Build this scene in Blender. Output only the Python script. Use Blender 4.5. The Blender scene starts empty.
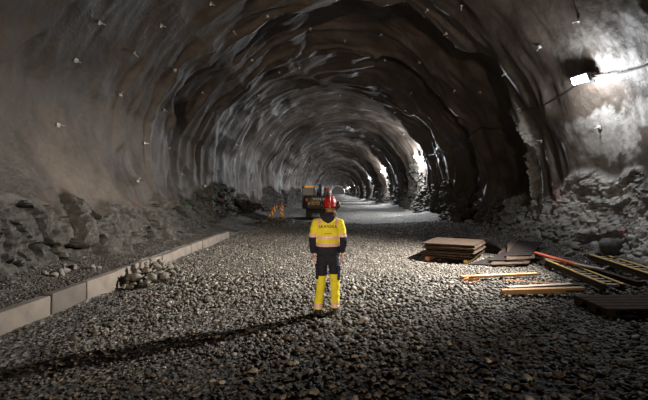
import bpy, bmesh, math, random
import numpy as np
from mathutils import Vector, Matrix, Euler
from mathutils.bvhtree import BVHTree

random.seed(7)
rng = np.random.default_rng(11)
SC = bpy.context.scene
COL = SC.collection
PI = math.pi
CAM_H, FPX, VX, VY = 1.8, 400.0, 338.0, 193.0

# ------------------------------------------------------------------ noise
def _hash(ix, iy, iz, seed):
    h = (ix.astype(np.int64) * 374761393 + iy.astype(np.int64) * 668265263 +
         iz.astype(np.int64) * 2147483647 + seed * 1274126177) & 0xffffffff
    h = ((h ^ (h >> 13)) * 1274126177) & 0xffffffff
    h = ((h ^ (h >> 16)) * 2246822519) & 0xffffffff
    h = h ^ (h >> 15)
    return (h & 0xffffff) / float(0xffffff)

def vnoise(x, y, z, seed=0):
    x = np.asarray(x, float); y = np.asarray(y, float); z = np.asarray(z, float)
    x, y, z = np.broadcast_arrays(x, y, z)
    ix, iy, iz = np.floor(x).astype(int), np.floor(y).astype(int), np.floor(z).astype(int)
    fx, fy, fz = x - ix, y - iy, z - iz
    u, v, w = (f * f * f * (f * (f * 6 - 15) + 10) for f in (fx, fy, fz))
    r = 0
    for dx in (0, 1):
        for dy in (0, 1):
            for dz in (0, 1):
                wt = (u if dx else 1 - u) * (v if dy else 1 - v) * (w if dz else 1 - w)
                r = r + wt * _hash(ix + dx, iy + dy, iz + dz, seed)
    return r * 2 - 1

def fbm(x, y, z, octv=4, seed=0, gain=0.5):
    r, a, f = 0, 1.0, 1.0
    for o in range(octv):
        r = r + a * vnoise(x * f + 17.3 * o, y * f - 9.1 * o, z * f + 4.7 * o, seed + o)
        a *= gain; f *= 2.03
    return r

def cells(x, y, z, seed=0):
    """blocky rock: every cell has its own tilted flat face"""
    ix, iy, iz = np.floor(x).astype(int), np.floor(y).astype(int), np.floor(z).astype(int)
    best = np.full(x.shape, 1e9); sec = np.full(x.shape, 1e9); val = np.zeros(x.shape)
    for dx in (-1, 0, 1):
        for dy in (-1, 0, 1):
            for dz in (-1, 0, 1):
                cx, cy, cz = ix + dx, iy + dy, iz + dz
                px = cx + _hash(cx, cy, cz, seed); py = cy + _hash(cx, cy, cz, seed + 1); pz = cz + _hash(cx, cy, cz, seed + 2)
                d = (px - x) ** 2 + (py - y) ** 2 + (pz - z) ** 2
                v = (_hash(cx, cy, cz, seed + 3) - .5) + (x - px) * (_hash(cx, cy, cz, seed + 4) - .5) * .9 \
                    + (y - py) * (_hash(cx, cy, cz, seed + 5) - .5) * 1.1 + (z - pz) * (_hash(cx, cy, cz, seed + 6) - .5) * 1.1
                m = d < best
                sec = np.where(m, best, np.minimum(sec, d))
                val = np.where(m, v, val); best = np.where(m, d, best)
    return val, np.sqrt(sec) - np.sqrt(best)

def smooth(a, b, x):
    t = np.clip((x - a) / (b - a), 0, 1)
    return t * t * (3 - 2 * t)

# ------------------------------------------------------------------ materials
def new_mat(name):
    m = bpy.data.materials.new(name); m.use_nodes = True
    nt = m.node_tree
    return m, nt, nt.nodes['Principled BSDF']

def node(nt, typ, **kw):
    n = nt.nodes.new(typ)
    for k, v in kw.items():
        if k.startswith('i_'):
            n.inputs[k[2:].replace('_', ' ')].default_value = v
        else:
            setattr(n, k, v)
    return n

def mixc(nt, fac, a, b, blend='MIX'):
    n = nt.nodes.new('ShaderNodeMix'); n.data_type = 'RGBA'; n.blend_type = blend
    for i, s in ((0, fac), (6, a), (7, b)):
        if hasattr(s, 'is_linked'): nt.links.new(s, n.inputs[i])
        elif i == 0: n.inputs[0].default_value = s
        else: n.inputs[i].default_value = (*s, 1)
    return n.outputs[2]

def ramp(nt, src, stops):
    r = nt.nodes.new('ShaderNodeValToRGB')
    e = r.color_ramp.elements
    while len(e) < len(stops): e.new(0.5)
    for i, (p, c) in enumerate(stops):
        e[i].position = p; e[i].color = (*c, 1) if len(c) == 3 else c
    nt.links.new(src, r.inputs[0])
    return r.outputs[0]

def noise_out(nt, scale, detail=5, rough=.55, vec=None, stretch=None):
    tc = nt.nodes.new('ShaderNodeTexCoord'); v = tc.outputs['Object']
    if stretch:
        mp = nt.nodes.new('ShaderNodeMapping'); mp.inputs['Scale'].default_value = stretch
        nt.links.new(v, mp.inputs[0]); v = mp.outputs[0]
    n = node(nt, 'ShaderNodeTexNoise'); n.inputs['Scale'].default_value = scale
    n.inputs['Detail'].default_value = detail; n.inputs['Roughness'].default_value = rough
    nt.links.new(v, n.inputs['Vector'])
    return n.outputs[0]

def bump(nt, bs, h, strength=.5, dist=.02):
    b = nt.nodes.new('ShaderNodeBump'); b.inputs['Strength'].default_value = strength; b.inputs['Distance'].default_value = dist
    nt.links.new(h, b.inputs['Height'])
    if bs.inputs['Normal'].is_linked:
        nt.links.new(bs.inputs['Normal'].links[0].from_socket, b.inputs['Normal'])
    nt.links.new(b.outputs[0], bs.inputs['Normal'])

def simple(name, c1, c2=None, scale=8, rough=.6, metal=0, bmp=0, bd=.01, stretch=None, spec=.5):
    m, nt, bs = new_mat(name)
    n = noise_out(nt, scale, stretch=stretch)
    c2 = c2 or tuple(x * .7 for x in c1)
    nt.links.new(ramp(nt, n, [(.32, c2), (.68, c1)]), bs.inputs['Base Color'])
    bs.inputs['Roughness'].default_value = rough; bs.inputs['Metallic'].default_value = metal
    bs.inputs['Specular IOR Level'].default_value = spec
    if bmp: bump(nt, bs, n, bmp, bd)
    return m

# --- tunnel shell: shotcrete above, raw rock below (vertex attribute 'rock', 'dust')
MARK_PX = ((190, 205), (222, 200), (255, 202), (558, 196), (622, 230), (389, 204), (402, 211), (135, 203), (287, 171))
MARKS = ((.3, (.015, .16, .05)), (.3, (.40, .09, .04)), (.35, (.4, .07, .03)), (.42, (.42, .06, .06)), (.14, (.45, .05, .05)), (.9, (.5, .08, .03)), (.6, (.4, .06, .03)), (.13, (.25, .05, .04)), (.6, (.4, .10, .06)))
MARK_NODES = []
def shell_material():
    m, nt, bs = new_mat('shotcrete_and_rock')
    at = node(nt, 'ShaderNodeAttribute', attribute_name='rock')
    ad = node(nt, 'ShaderNodeAttribute', attribute_name='dust')
    n1 = noise_out(nt, .45, 6, .6)
    n2 = noise_out(nt, 6, 6, .65)
    n3 = noise_out(nt, 45, 3, .6)
    shot = ramp(nt, n1, [(.3, (.022, .017, .013)), (.5, (.057, .044, .034)), (.72, (.115, .090, .071))])
    shot = mixc(nt, .45, shot, ramp(nt, n2, [(.35, (.4, .4, .4)), (.7, (1.2, 1.2, 1.2))]), 'MULTIPLY')
    rock = ramp(nt, n2, [(.3, (.016, .0145, .0125)), (.55, (.042, .038, .031)), (.75, (.095, .087, .075))])
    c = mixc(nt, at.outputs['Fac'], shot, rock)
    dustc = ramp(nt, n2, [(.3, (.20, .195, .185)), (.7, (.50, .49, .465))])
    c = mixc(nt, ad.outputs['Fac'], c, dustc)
    tc = nt.nodes.new('ShaderNodeTexCoord')
    # sprayed survey marks on the rock: position, radius, colour
    # sprayed survey marks: their places are filled in once the wall stands
    for r, col in MARKS:
        d = node(nt, 'ShaderNodeVectorMath', operation='DISTANCE', name='mark'); d.inputs[1].default_value = (0, 0, -50)
        nt.links.new(tc.outputs['Object'], d.inputs[0]); MARK_NODES.append(d)
        k = node(nt, 'ShaderNodeMapRange'); nt.links.new(d.outputs['Value'], k.inputs[0])
        k.inputs[1].default_value = r; k.inputs[2].default_value = r * .5; k.inputs[3].default_value = 0; k.inputs[4].default_value = 1
        g = ramp(nt, noise_out(nt, 3.2 / r ** .5, 3, .7, None, (1, 1, 2.2)), [(.52, (0, 0, 0)), (.58, (.7, .7, .7))])
        mu = node(nt, 'ShaderNodeMath', operation='MULTIPLY'); nt.links.new(k.outputs[0], mu.inputs[0]); nt.links.new(g, mu.inputs[1])
        c = mixc(nt, mu.outputs[0], c, col)
    nt.links.new(c, bs.inputs['Base Color'])
    rr = ramp(nt, n1, [(.35, (.46,) * 3), (.65, (.72,) * 3)])
    rr = mixc(nt, at.outputs['Fac'], rr, (.75, .75, .75))
    rr = mixc(nt, ad.outputs['Fac'], rr, (.85, .85, .85))
    nt.links.new(rr, bs.inputs['Roughness'])
    bs.inputs['Specular IOR Level'].default_value = .5
    bump(nt, bs, n2, .45, .08)
    bump(nt, bs, n3, .35, .02)
    return m

def ground_material():
    m, nt, bs = new_mat('crushed_stone_bed')
    tc = nt.nodes.new('ShaderNodeTexCoord')
    v = node(nt, 'ShaderNodeTexVoronoi'); v.inputs['Scale'].default_value = 16
    nt.links.new(tc.outputs['Object'], v.inputs['Vector'])
    v2 = node(nt, 'ShaderNodeTexVoronoi'); v2.inputs['Scale'].default_value = 34
    nt.links.new(tc.outputs['Object'], v2.inputs['Vector'])
    sep = nt.nodes.new('ShaderNodeSeparateColor'); nt.links.new(v.outputs['Color'], sep.inputs[0])
    c = ramp(nt, sep.outputs[0], [(0, (.04, .037, .034)), (.6, (.11, .103, .094)), (1, (.22, .21, .19))])
    n = noise_out(nt, .5, 4)
    c = mixc(nt, .6, c, ramp(nt, n, [(.35, (.55, .53, .52)), (.65, (1.15, 1.13, 1.1))]), 'MULTIPLY')
    nt.links.new(c, bs.inputs['Base Color'])
    bs.inputs['Roughness'].default_value = .85
    bump(nt, bs, v2.outputs['Distance'], .7, .03)
    bump(nt, bs, v.outputs['Distance'], .8, .06)
    return m

def stone_material():
    m, nt, bs = new_mat('crushed_stone')
    a = node(nt, 'ShaderNodeAttribute', attribute_name='tone')
    n = noise_out(nt, 22, 4, .6)
    c = ramp(nt, a.outputs['Fac'], [(0, (.016, .0135, .011)), (.40, (.070, .058, .047)), (.75, (.18, .157, .130)), (1, (.50, .45, .385))])
    c = mixc(nt, .5, c, ramp(nt, n, [(.35, (.6, .57, .55)), (.65, (1.15, 1.15, 1.15))]), 'MULTIPLY')
    nt.links.new(c, bs.inputs['Base Color'])
    bs.inputs['Roughness'].default_value = .7
    bump(nt, bs, n, .35, .01)
    return m

MAT = dict(
    shell=shell_material(), ground=ground_material(), stone=stone_material(),
    rubble=simple('broken_rock', (.20, .18, .155), (.06, .054, .047), 9, .8, 0, .5, .02),
    boulder=simple('dark_boulder', (.12, .12, .115), (.05, .05, .05), 5, .8, 0, .6, .04),
    kerb=simple('pale_concrete', (.17, .143, .12), (.10, .083, .07), 3.5, .85, 0, .3, .01),
    kerb_dark=simple('stained_concrete', (.10, .083, .07), (.06, .05, .043), 3.5, .85, 0, .3, .01),
    steel=simple('galvanised_steel', (.62, .62, .60), (.42, .42, .41), 12, .45, .5),
    black=simple('black_plastic', (.02, .02, .022), (.012, .012, .013), 9, .45),
    rubber=simple('black_rubber', (.02, .02, .02), (.012, .012, .012), 20, .8, 0, .3),
    board=simple('weathered_plywood', (.085, .060, .044), (.030, .022, .018), 6, .9, 0, .3, .01, (1, 6, 1), .05),
    board_pale=simple('worn_plywood_face', (.048, .033, .024), (.02, .015, .012), 5, .92, 0, .3, .01, (1, 5, 1), .04),
    board_black=simple('black_film_plywood', (.026, .022, .021), (.013, .011, .011), 6, .85, 0, .3, .01, (1, 6, 1), .03),
    timber=simple('new_pine_timber', (.60, .36, .16), (.42, .23, .09), 4, .65, 0, .2, .01, (1, 9, 9)),
    timber_yellow=simple('yellow_shuttering_timber', (.66, .46, .12), (.45, .29, .07), 5, .6, 0, .2, .01, (1, 9, 9)),
    timber_dark=simple('dark_wet_timber', (.095, .068, .054), (.04, .030, .025), 5, .88, 0, .35, .01, (1, 9, 9), .05),
    timber_pale=simple('dusty_pale_timber', (.55, .47, .40), (.38, .31, .26), 5, .75, 0, .2, .01, (1, 9, 9)),
    splinter=simple('raw_orange_splinters', (.62, .27, .11), (.40, .15, .06), 15, .7),
    red_board=simple('orange_red_paint', (.75, .19, .10), (.55, .12, .065), 5, .55),
    hivis=simple('fluorescent_yellow_cloth', (.86, .78, .035), (.70, .62, .03), 14, .75, 0, .35, .01),
    navy=simple('navy_cloth', (.012, .014, .030), (.007, .008, .018), 18, .85, 0, .35, .01),
    blue=simple('blue_cloth', (.02, .03, .11), (.012, .02, .07), 18, .85, 0, .35, .01),
    band=simple('silver_pink_reflective_tape', (.80, .56, .50), (.66, .45, .40), 30, .4),
    skin=simple('skin', (.55, .33, .24), (.47, .27, .19), 25, .55),
    hair=simple('light_brown_hair', (.34, .17, .075), (.16, .075, .03), 60, .55, 0, .5, .005, (1, 1, .15)),
    helmet=simple('red_hard_hat', (.40, .014, .014), (.33, .011, .011), 6, .4),
    boot=simple('black_leather', (.02, .018, .017), (.01, .01, .01), 20, .6, 0, .3),
    eye=simple('eye_white', (.8, .8, .78), (.7, .7, .68), 5, .2),
    lip=simple('lip', (.42, .16, .14), (.35, .13, .12), 20, .5),
    machine=simple('dark_grey_machine_paint', (.040, .040, .044), (.028, .028, .030), 3, .45),
    machine_low=simple('muddy_black_steel', (.05, .045, .04), (.02, .018, .016), 5, .8, 0, .4),
    machine_yellow=simple('machine_yellow_paint', (.80, .36, .03), (.6, .25, .02), 5, .5),
    white=simple('white_lettering', (.85, .85, .85), (.75, .75, .75), 8, .5),
    sign_yellow=simple('marker_yellow', (.95, .65, .03), (.85, .55, .02), 8, .45),
    sign_red=simple('marker_red', (.62, .035, .025), (.5, .025, .02), 8, .45),
    orange=simple('orange_paint', (.75, .20, .06), (.5, .12, .04), 8, .5),
    cable=simple('black_cable', (.015, .015, .016), (.01, .01, .01), 8, .5),
)
def glass_mat():
    m, nt, bs = new_mat('cab_glass')
    bs.inputs['Base Color'].default_value = (.10, .14, .17, 1); bs.inputs['Roughness'].default_value = .35
    bs.inputs['Metallic'].default_value = .0; bs.inputs['Specular IOR Level'].default_value = .3
    bs.inputs['Transmission Weight'].default_value = .25
    return m
MAT['glass'] = glass_mat()
def glow_mat(name, col, strength):
    m, nt, bs = new_mat(name)
    bs.inputs['Base Color'].default_value = (*col, 1)
    bs.inputs['Emission Color'].default_value = (*col, 1); bs.inputs['Emission Strength'].default_value = strength
    return m
MAT['lens'] = glow_mat('lit_floodlight_lens', (.93, .96, 1.0), 60)
MAT['roof_sign'] = glow_mat('lit_amber_roof_sign', (1.0, .42, .03), .35)

# ------------------------------------------------------------------ object helpers
def link(name, me, mat=None, parent=None):
    o = bpy.data.objects.new(name, me); COL.objects.link(o)
    if mat is not None and not isinstance(mat, (list, tuple)): mat = [mat]
    for mm in mat or []: me.materials.append(mm)
    if parent: o.parent = parent
    return o

def from_np(name, V, F, sm=True):
    V = np.asarray(V, np.float32); F = np.asarray(F, np.int32)
    me = bpy.data.meshes.new(name)
    k = F.shape[1]
    me.vertices.add(len(V)); me.vertices.foreach_set('co', V.ravel())
    me.loops.add(F.size); me.loops.foreach_set('vertex_index', F.ravel())
    me.polygons.add(len(F))
    me.polygons.foreach_set('loop_start', np.arange(0, F.size, k, dtype=np.int32))
    me.polygons.foreach_set('loop_total', np.full(len(F), k, np.int32))
    if sm: me.polygons.foreach_set('use_smooth', np.ones(len(F), bool))
    me.update(calc_edges=True)
    return me

def bm_obj(name, bm, mat, parent=None, sm=False, ang=None):
    me = bpy.data.meshes.new(name)
    bmesh.ops.recalc_face_normals(bm, faces=bm.faces)
    bm.to_mesh(me); bm.free()
    if sm:
        me.polygons.foreach_set('use_smooth', np.ones(len(me.polygons), bool))
        if ang: me.set_sharp_from_angle(angle=math.radians(ang))
    return link(name, me, mat, parent)

def thing(name, label, cat, loc=(0, 0, 0), rot=(0, 0, 0), group=None):
    o = bpy.data.objects.new(name, None); COL.objects.link(o)
    o.location = loc; o.rotation_euler = rot; o.empty_display_size = .2
    return tag(o, label, cat, group)

def tag(o, label, cat, group=None, kind=None):
    o['label'] = label; o['category'] = cat
    if group: o['group'] = group
    if kind: o['kind'] = kind
    return o

def box(bm, c, s, rot=None, bev=0.0, seg=2):
    r = bmesh.ops.create_cube(bm, size=1.0)
    vs = r['verts']
    M = Matrix.Translation(c) @ (Euler(rot).to_matrix().to_4x4() if rot else Matrix()) @ Matrix.Diagonal((*s, 1))
    bmesh.ops.transform(bm, matrix=M, verts=vs)
    if bev:
        es = list({e for v in vs for e in v.link_edges})
        bmesh.ops.bevel(bm, geom=es, offset=bev, segments=seg, affect='EDGES', profile=.5)

def tube(bm, pts, radii, seg=12, cap=True, flat=1.0, up=None):
    """tapered tube through pts"""
    pts = [Vector(p) for p in pts]
    if not hasattr(radii, '__len__'): radii = [radii] * len(pts)
    rings = []
    n_prev = None
    for i, p in enumerate(pts):
        t = (pts[min(i + 1, len(pts) - 1)] - pts[max(i - 1, 0)]).normalized()
        if n_prev is None:
            ref = Vector(up) if up else (Vector((0, 0, 1)) if abs(t.z) < .9 else Vector((1, 0, 0)))
            n = (ref - t * ref.dot(t)).normalized()
        else:
            n = (n_prev - t * n_prev.dot(t)).normalized()
        n_prev = n; b = t.cross(n)
        ring = []
        for k in range(seg):
            a = 2 * PI * k / seg
            ring.append(bm.verts.new(p + n * math.cos(a) * radii[i] + b * math.sin(a) * radii[i] * flat))
        rings.append(ring)
    for r0, r1 in zip(rings, rings[1:]):
        for k in range(seg):
            bm.faces.new((r0[k], r0[(k + 1) % seg], r1[(k + 1) % seg], r1[k]))
    if cap:
        bm.faces.new(rings[0][::-1]); bm.faces.new(rings[-1])

def loft(bm, rings, seg=28, pw=2.0):
    """rings: (cx,cy,cz,rx,ry) horizontal (super)ellipses bottom to top"""
    rr = []
    for (cx, cy, cz, rx, ry) in rings:
        ring = []
        for k in range(seg):
            a = 2 * PI * k / seg
            c, s = math.cos(a), math.sin(a)
            ring.append(bm.verts.new((cx + rx * math.copysign(abs(c) ** (2 / pw), c), cy + ry * math.copysign(abs(s) ** (2 / pw), s), cz)))
        rr.append(ring)
    for r0, r1 in zip(rr, rr[1:]):
        for k in range(seg):
            bm.faces.new((r0[k], r0[(k + 1) % seg], r1[(k + 1) % seg], r1[k]))
    bm.faces.new(rr[0][::-1]); bm.faces.new(rr[-1])

def ball(bm, c, r, u=16, v=10, rot=None):
    if not hasattr(r, '__len__'): r = (r, r, r)
    q = bmesh.ops.create_uvsphere(bm, u_segments=u, v_segments=v, radius=1.0)
    M = Matrix.Translation(c) @ (Euler(rot).to_matrix().to_4x4() if rot else Matrix()) @ Matrix.Diagonal((*r, 1))
    bmesh.ops.transform(bm, matrix=M, verts=q['verts'])

def cyl(bm, c, r, h, axis='Z', seg=24, r2=None):
    q = bmesh.ops.create_cone(bm, cap_ends=True, segments=seg, radius1=r, radius2=r if r2 is None else r2, depth=h)
    R = {'Z': Matrix(), 'X': Matrix.Rotation(PI / 2, 4, 'Y'), 'Y': Matrix.Rotation(-PI / 2, 4, 'X')}[axis]
    bmesh.ops.transform(bm, matrix=Matrix.Translation(c) @ R, verts=q['verts'])

def fuse(bm, voxel, it=6, wr=0, seed=0):
    """one continuous surface out of overlapping shapes"""
    me = bpy.data.meshes.new('tmp'); bmesh.ops.recalc_face_normals(bm, faces=bm.faces); bm.to_mesh(me); bm.free()
    o = bpy.data.objects.new('tmp', me); COL.objects.link(o)
    r = o.modifiers.new('r', 'REMESH'); r.mode = 'VOXEL'; r.voxel_size = voxel; r.use_smooth_shade = True
    s = o.modifiers.new('s', 'SMOOTH'); s.iterations = it; s.factor = .5
    dg = bpy.context.evaluated_depsgraph_get()
    out = bpy.data.meshes.new_from_object(o.evaluated_get(dg))
    bpy.data.objects.remove(o); bpy.data.meshes.remove(me)
    out.polygons.foreach_set('use_smooth', np.ones(len(out.polygons), bool))
    if wr:
        n = len(out.vertices); co = np.empty(n * 3, np.float32); no = np.empty(n * 3, np.float32)
        out.vertices.foreach_get('co', co); out.vertex_normals.foreach_get('vector', no)
        co = co.reshape(-1, 3); no = no.reshape(-1, 3)
        d = fbm(co[:, 0] * 9, co[:, 1] * 9, co[:, 2] * 22, 3, seed) * wr
        co = co + no * d[:, None]
        out.vertices.foreach_set('co', co.astype(np.float32).ravel()); out.update()
    return out

def paint(me, fn):
    """material index per face from the face centre"""
    n = len(me.polygons); c = np.empty(n * 3, np.float32); me.polygons.foreach_get('center', c)
    c = c.reshape(-1, 3)
    me.polygons.foreach_set('material_index', fn(c[:, 0], c[:, 1], c[:, 2]).astype(np.int32)); me.update()

# ------------------------------------------------------------------ floor height
def g2(x, y, cx, cy, sx, sy, h):
    return h * np.exp(-((x - cx) / sx) ** 2 - ((y - cy) / sy) ** 2)

def floor_h(x, y):
    x = np.asarray(x, float); y = np.asarray(y, float)
    z = .05 * fbm(x * .5, y * .5, 0 * x, 3, 3)
    z = z * smooth(3.0, 8.0, y) * .8 + z * .2
    # gravel shelf behind the kerb
    end = 1 - smooth(15.6, 18.5, y)
    shelf = smooth(-4.42, -4.5, x) * .235 + smooth(-4.5, -6.4, x) * .2
    far_shelf = smooth(-4.6, -6.6, x) * .35
    z = z + shelf * end + far_shelf * (1 - end) + .03 * fbm(x * 2, y * 2, 0 * x, 2, 9) * smooth(-4.5, -5, x)
    # debris slope along the right wall
    z = z + smooth(5.3, 7.2, x) * .45 * smooth(6, 11, y)
    for a in ((4.6, 18.2, 1.9, 2.2, .42), (5.9, 13.6, 1.0, 1.5, .30), (-3.5, 22.3, 1.1, .8, .35), (-4.9, 19.6, 1.2, 1.6, .22),
              (-2.9, 24.2, .9, .7, .25), (-3.95, 8.35, .55, .45, .12), (5.3, 27, 1.5, 3.0, .3), (2.5, 35, 5, 1.6, .14), (3, 43, 5, 2.2, .16), (3.5, 53, 4, 3, .2)):
        z = z + g2(x, y, *a)
    return z

def fh(x, y):
    return float(floor_h(np.array([x]), np.array([y]))[0])

def at(px, py, z=0.0):
    """ground point seen at a spot of the photograph, height z"""
    d = (CAM_H - z) * FPX / (py - VY)
    return Vector(((px - VX) / FPX * d, d, z))

# ------------------------------------------------------------------ tunnel shell
RAD, CZ = 6.8, 1.8
STEPS = [(-9.0, .2), (-4.0, .2), (1.2, .15), (7.0, .10)]
_y = 14.5
_r = random.Random(5)
while _y < 440:
    STEPS.append((_y, _r.uniform(1.0, 1.35) if _y < 24 else _r.uniform(.5, .85))); _y += _r.uniform(3.6, 5.2)

def shell_points(Y, S):
    """Y along the tunnel, S arc length from left base to right base"""
    low, arc = 2.4, PI * RAD
    tot = 2 * low + arc
    th = PI - (S - low) / RAD
    inarc = (S >= low) & (S <= low + arc)
    lef = S < low
    x = np.where(inarc, RAD * np.cos(th), np.where(lef, -RAD, RAD))
    z = np.where(inarc, CZ + RAD * np.sin(th), np.where(lef, CZ - (low - S), CZ - (S - low - arc)))
    nx = np.where(inarc, np.cos(th), np.where(lef, -1.0, 1.0)); nz = np.where(inarc, np.sin(th), 0.0)
    # pull the feet of the walls in a little
    x = x - nx * np.where(nx > 0, .085, .035) * np.clip(CZ - z, 0, 5) ** 2
    leftpull = np.clip((4.2 - z) / 3.6, 0, 1.1) ** 1.25 * (nx < 0) * (.4 + .6 * smooth(21, 15, Y))
    x = x + 1.1 * leftpull
    d = np.zeros_like(Y)
    # blasting rounds: the bore jumps outward at every face, then tapers in again
    yr = Y[:, 0]
    for k, (y0, amp) in enumerate(STEPS):
        y1 = STEPS[k + 1][0] if k + 1 < len(STEPS) else y0 + 4.5
        i0, i1 = np.searchsorted(yr, y0 - 4.2), np.searchsorted(yr, y1 + 4.2)
        if i1 <= i0: continue
        q = slice(i0, i1); xq, zq, Yq = x[q], z[q], Y[q]
        ya = y0 - .10 * xq * (k < 9) + 1.0 * fbm(xq * .3, 0 * xq + k * 7.7, zq * .3, 4, 20 + k)
        yb = y1 - .10 * xq * (k + 1 < 9) + 1.0 * fbm(xq * .3, 0 * xq + (k + 1) * 7.7, zq * .3, 4, 21 + k)
        s = (Yq - ya) / np.maximum(yb - ya, .5)
        a = amp * np.clip(.62 + .85 * vnoise(xq * .33 + 3 * k, zq * .33, 0 * xq, 50 + k), .04, 1.2)
        prof = np.where((s > 0) & (s <= 1), smooth(0, .04, s) * (1 - s) ** .8, 0)
        d[q] = d[q] + a * prof * (.45 + .55 * smooth(.4, 2.8, zq))
    # an extra notch on the right wall nearer the camera
    ya = 12.7 + .75 * np.clip(z - 3.2, 0, 5) * .55 + .35 * fbm(x * .5, 0 * x, z * .5, 3, 77)
    s = (Y - ya) / 2.6
    d = d + .62 * np.where((s > 0) & (s < 1), smooth(0, .07, s) * (1 - s) ** 1.1, 0) * smooth(1.5, 4.0, x) * (z < 8.3)
    # flowing shotcrete
    q = Y * .9
    d = d + .34 * fbm(x * .16, Y * .22, z * .16, 3, 1)
    d = d + .10 * fbm(x * .45, q, z * .45, 3, 2) + .035 * fbm(x * .9, Y * 2.4, z * .9, 3, 4)
    rdg = 1 - np.abs(fbm(x * .22 + 3, Y * 1.15, z * .22, 2, 35)); rdg = np.clip(rdg - .62, 0, 1) / .38
    d = d - .17 * rdg * smooth(11.5, 15, Y + .3 * np.abs(x))
    lump = np.clip(vnoise(x * .8, Y * .9, z * .8, 31) - .25, 0, 1)
    d = d + .22 * lump * smooth(10.5, 12, Y)
    # raw rock below the shotcrete edge
    zb = 2.0 + .9 * fbm(x * .2, Y * .28, 0 * Y, 3, 8) + .25 * vnoise(Y * 1.7, z * .5, 0 * Y, 12) - .55 * (x > 0) * smooth(16, 12, Y) + .35 * (x < 0) * smooth(18, 13, Y)
    rock = smooth(.15, -.15, z - zb)
    # rougher patches breaking through on the right past the notch
    pat = smooth(.1, .35, fbm(x * .3, Y * .4, z * .3, 3, 44)) * smooth(5, 3.6, z) * (x > 0) * smooth(12.5, 13.5, Y)
    rock = np.maximum(rock, pat)
    m = rock > .01
    if m.any():
        xs, ys, zs = x[m], Y[m], z[m]
        wx = .5 * fbm(ys * .7, zs * .7, xs, 2, 60)
        zk = np.where(xs > 0, 1.0, .42)
        v, e = cells(xs * .8 + wx, ys * np.where(xs > 0, .9, .65) + wx, zs * 1.9 * zk + .4 * ys + wx, 5)
        v2, e2 = cells(xs * 2.1, ys * 1.9 + wx, zs * 4.6 * zk + 1.1 * ys, 9)
        v3, e3 = cells(xs * 6.5, ys * 6.5 + wx, zs * 9, 19)
        dd = np.where(xs > 0, .24, .36) * v + .17 * v2 + .09 * v3 + .03 * fbm(xs * 5, ys * 5, zs * 5, 2, 66)
        dd = dd + .07 * smooth(.10, .0, e) + .035 * smooth(.12, 0, e2)
        d[m] = d[m] + (dd - .10) * rock[m] * (1 - .5 * (xs > 0) * smooth(16, 13, ys))
    # dusty broken rock at the right foot of the wall, and paler speckle near the first lamp
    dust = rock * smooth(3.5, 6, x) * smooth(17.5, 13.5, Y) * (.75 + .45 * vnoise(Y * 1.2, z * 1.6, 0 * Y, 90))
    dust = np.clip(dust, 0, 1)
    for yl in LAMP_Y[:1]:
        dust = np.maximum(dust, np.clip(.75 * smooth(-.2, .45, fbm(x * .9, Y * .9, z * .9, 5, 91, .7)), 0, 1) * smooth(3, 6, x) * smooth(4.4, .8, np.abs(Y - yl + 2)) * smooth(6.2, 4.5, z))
    return np.stack([x + nx * d, Y, z + nz * d], -1), rock, dust

LAMP_Y = [9.75, 32.0, 54.5, 77.0, 101.0, 126.0, 152.0, 180.0, 212.0, 250.0, 300.0, 360.0, 405.0]  # last five lamps are added to brighten the far end of the bore

def build_shell():
    ys = np.concatenate([np.arange(-16, -1, .5), np.arange(-1, 3.6, .16), np.arange(3.6, 20, .055), np.arange(20, 40, .10), np.arange(40, 80, .22), np.arange(80, 200, .6), np.arange(200, 432, 1.6)])
    tot = 4.8 + PI * RAD
    ns = 500
    ss = np.linspace(0, tot, ns)
    Y, S = np.meshgrid(ys, ss, indexing='ij')
    P, rock, dust = shell_points(Y, S)
    ny = len(ys)
    # vertex normals of the whole grid, so the three pieces shade as one
    du = np.gradient(P, axis=0); dv = np.gradient(P, axis=1)
    N = np.cross(du, dv); N /= np.linalg.norm(N, axis=2, keepdims=True)
    c = P.copy(); c[..., 0] *= -1; c[..., 1] = 0; c[..., 2] = 3 - c[..., 2]
    N *= np.where((N * c).sum(-1, keepdims=True) < 0, -1, 1) if (N * c).sum() < 0 else 1
    cut = [0, int(ns * .31), int(ns * .69), ns - 1]
    out = []
    for nm, a, b in (('wall_left', cut[0], cut[1]), ('ceiling', cut[1], cut[2]), ('wall_right', cut[2], cut[3])):
        n = b - a + 1
        V = P[:, a:b + 1].reshape(-1, 3)
        idx = np.arange(ny * n).reshape(ny, n)
        F = np.stack([idx[:-1, :-1], idx[:-1, 1:], idx[1:, 1:], idx[1:, :-1]], -1).reshape(-1, 4)
        me = from_np(nm, V, F)
        rk = rock[:, a:b + 1]; me.polygons.foreach_set('use_smooth', ((rk[:-1, :-1] + rk[1:, 1:]).ravel() < 1.0))
        for an, arr in (('rock', rock), ('dust', dust)):
            at_ = me.attributes.new(an, 'FLOAT', 'POINT'); at_.data.foreach_set('value', arr[:, a:b + 1].astype(np.float32).ravel())
        o = link(nm, me, MAT['shell']); o['kind'] = 'structure'
        out.append((V, F))
    return out

shells = build_shell()
_bv = []
for V, F in shells:
    _bv.append(BVHTree.FromPolygons([tuple(v) for v in V], [tuple(f) for f in F]))

def hit_dir(o, d):
    best = None
    for b in _bv:
        h = b.ray_cast(Vector(o), Vector(d))
        if h[0] is not None and (best is None or h[3] < best[2]): best = (h[0], h[1], h[3])
    if best is None: return None
    p, n = best[0], best[1]
    if n.dot(Vector(d)) > 0: n = -n
    return p, n

def wall_at(px, py):
    return hit_dir((0, 0, CAM_H), Vector(((px - VX) / FPX, 1, -(py - VY) / FPX)).normalized())

for (px, py), nd in zip(MARK_PX, MARK_NODES):
    h = wall_at(px, py)
    if h: nd.inputs[1].default_value = h[0]

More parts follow.
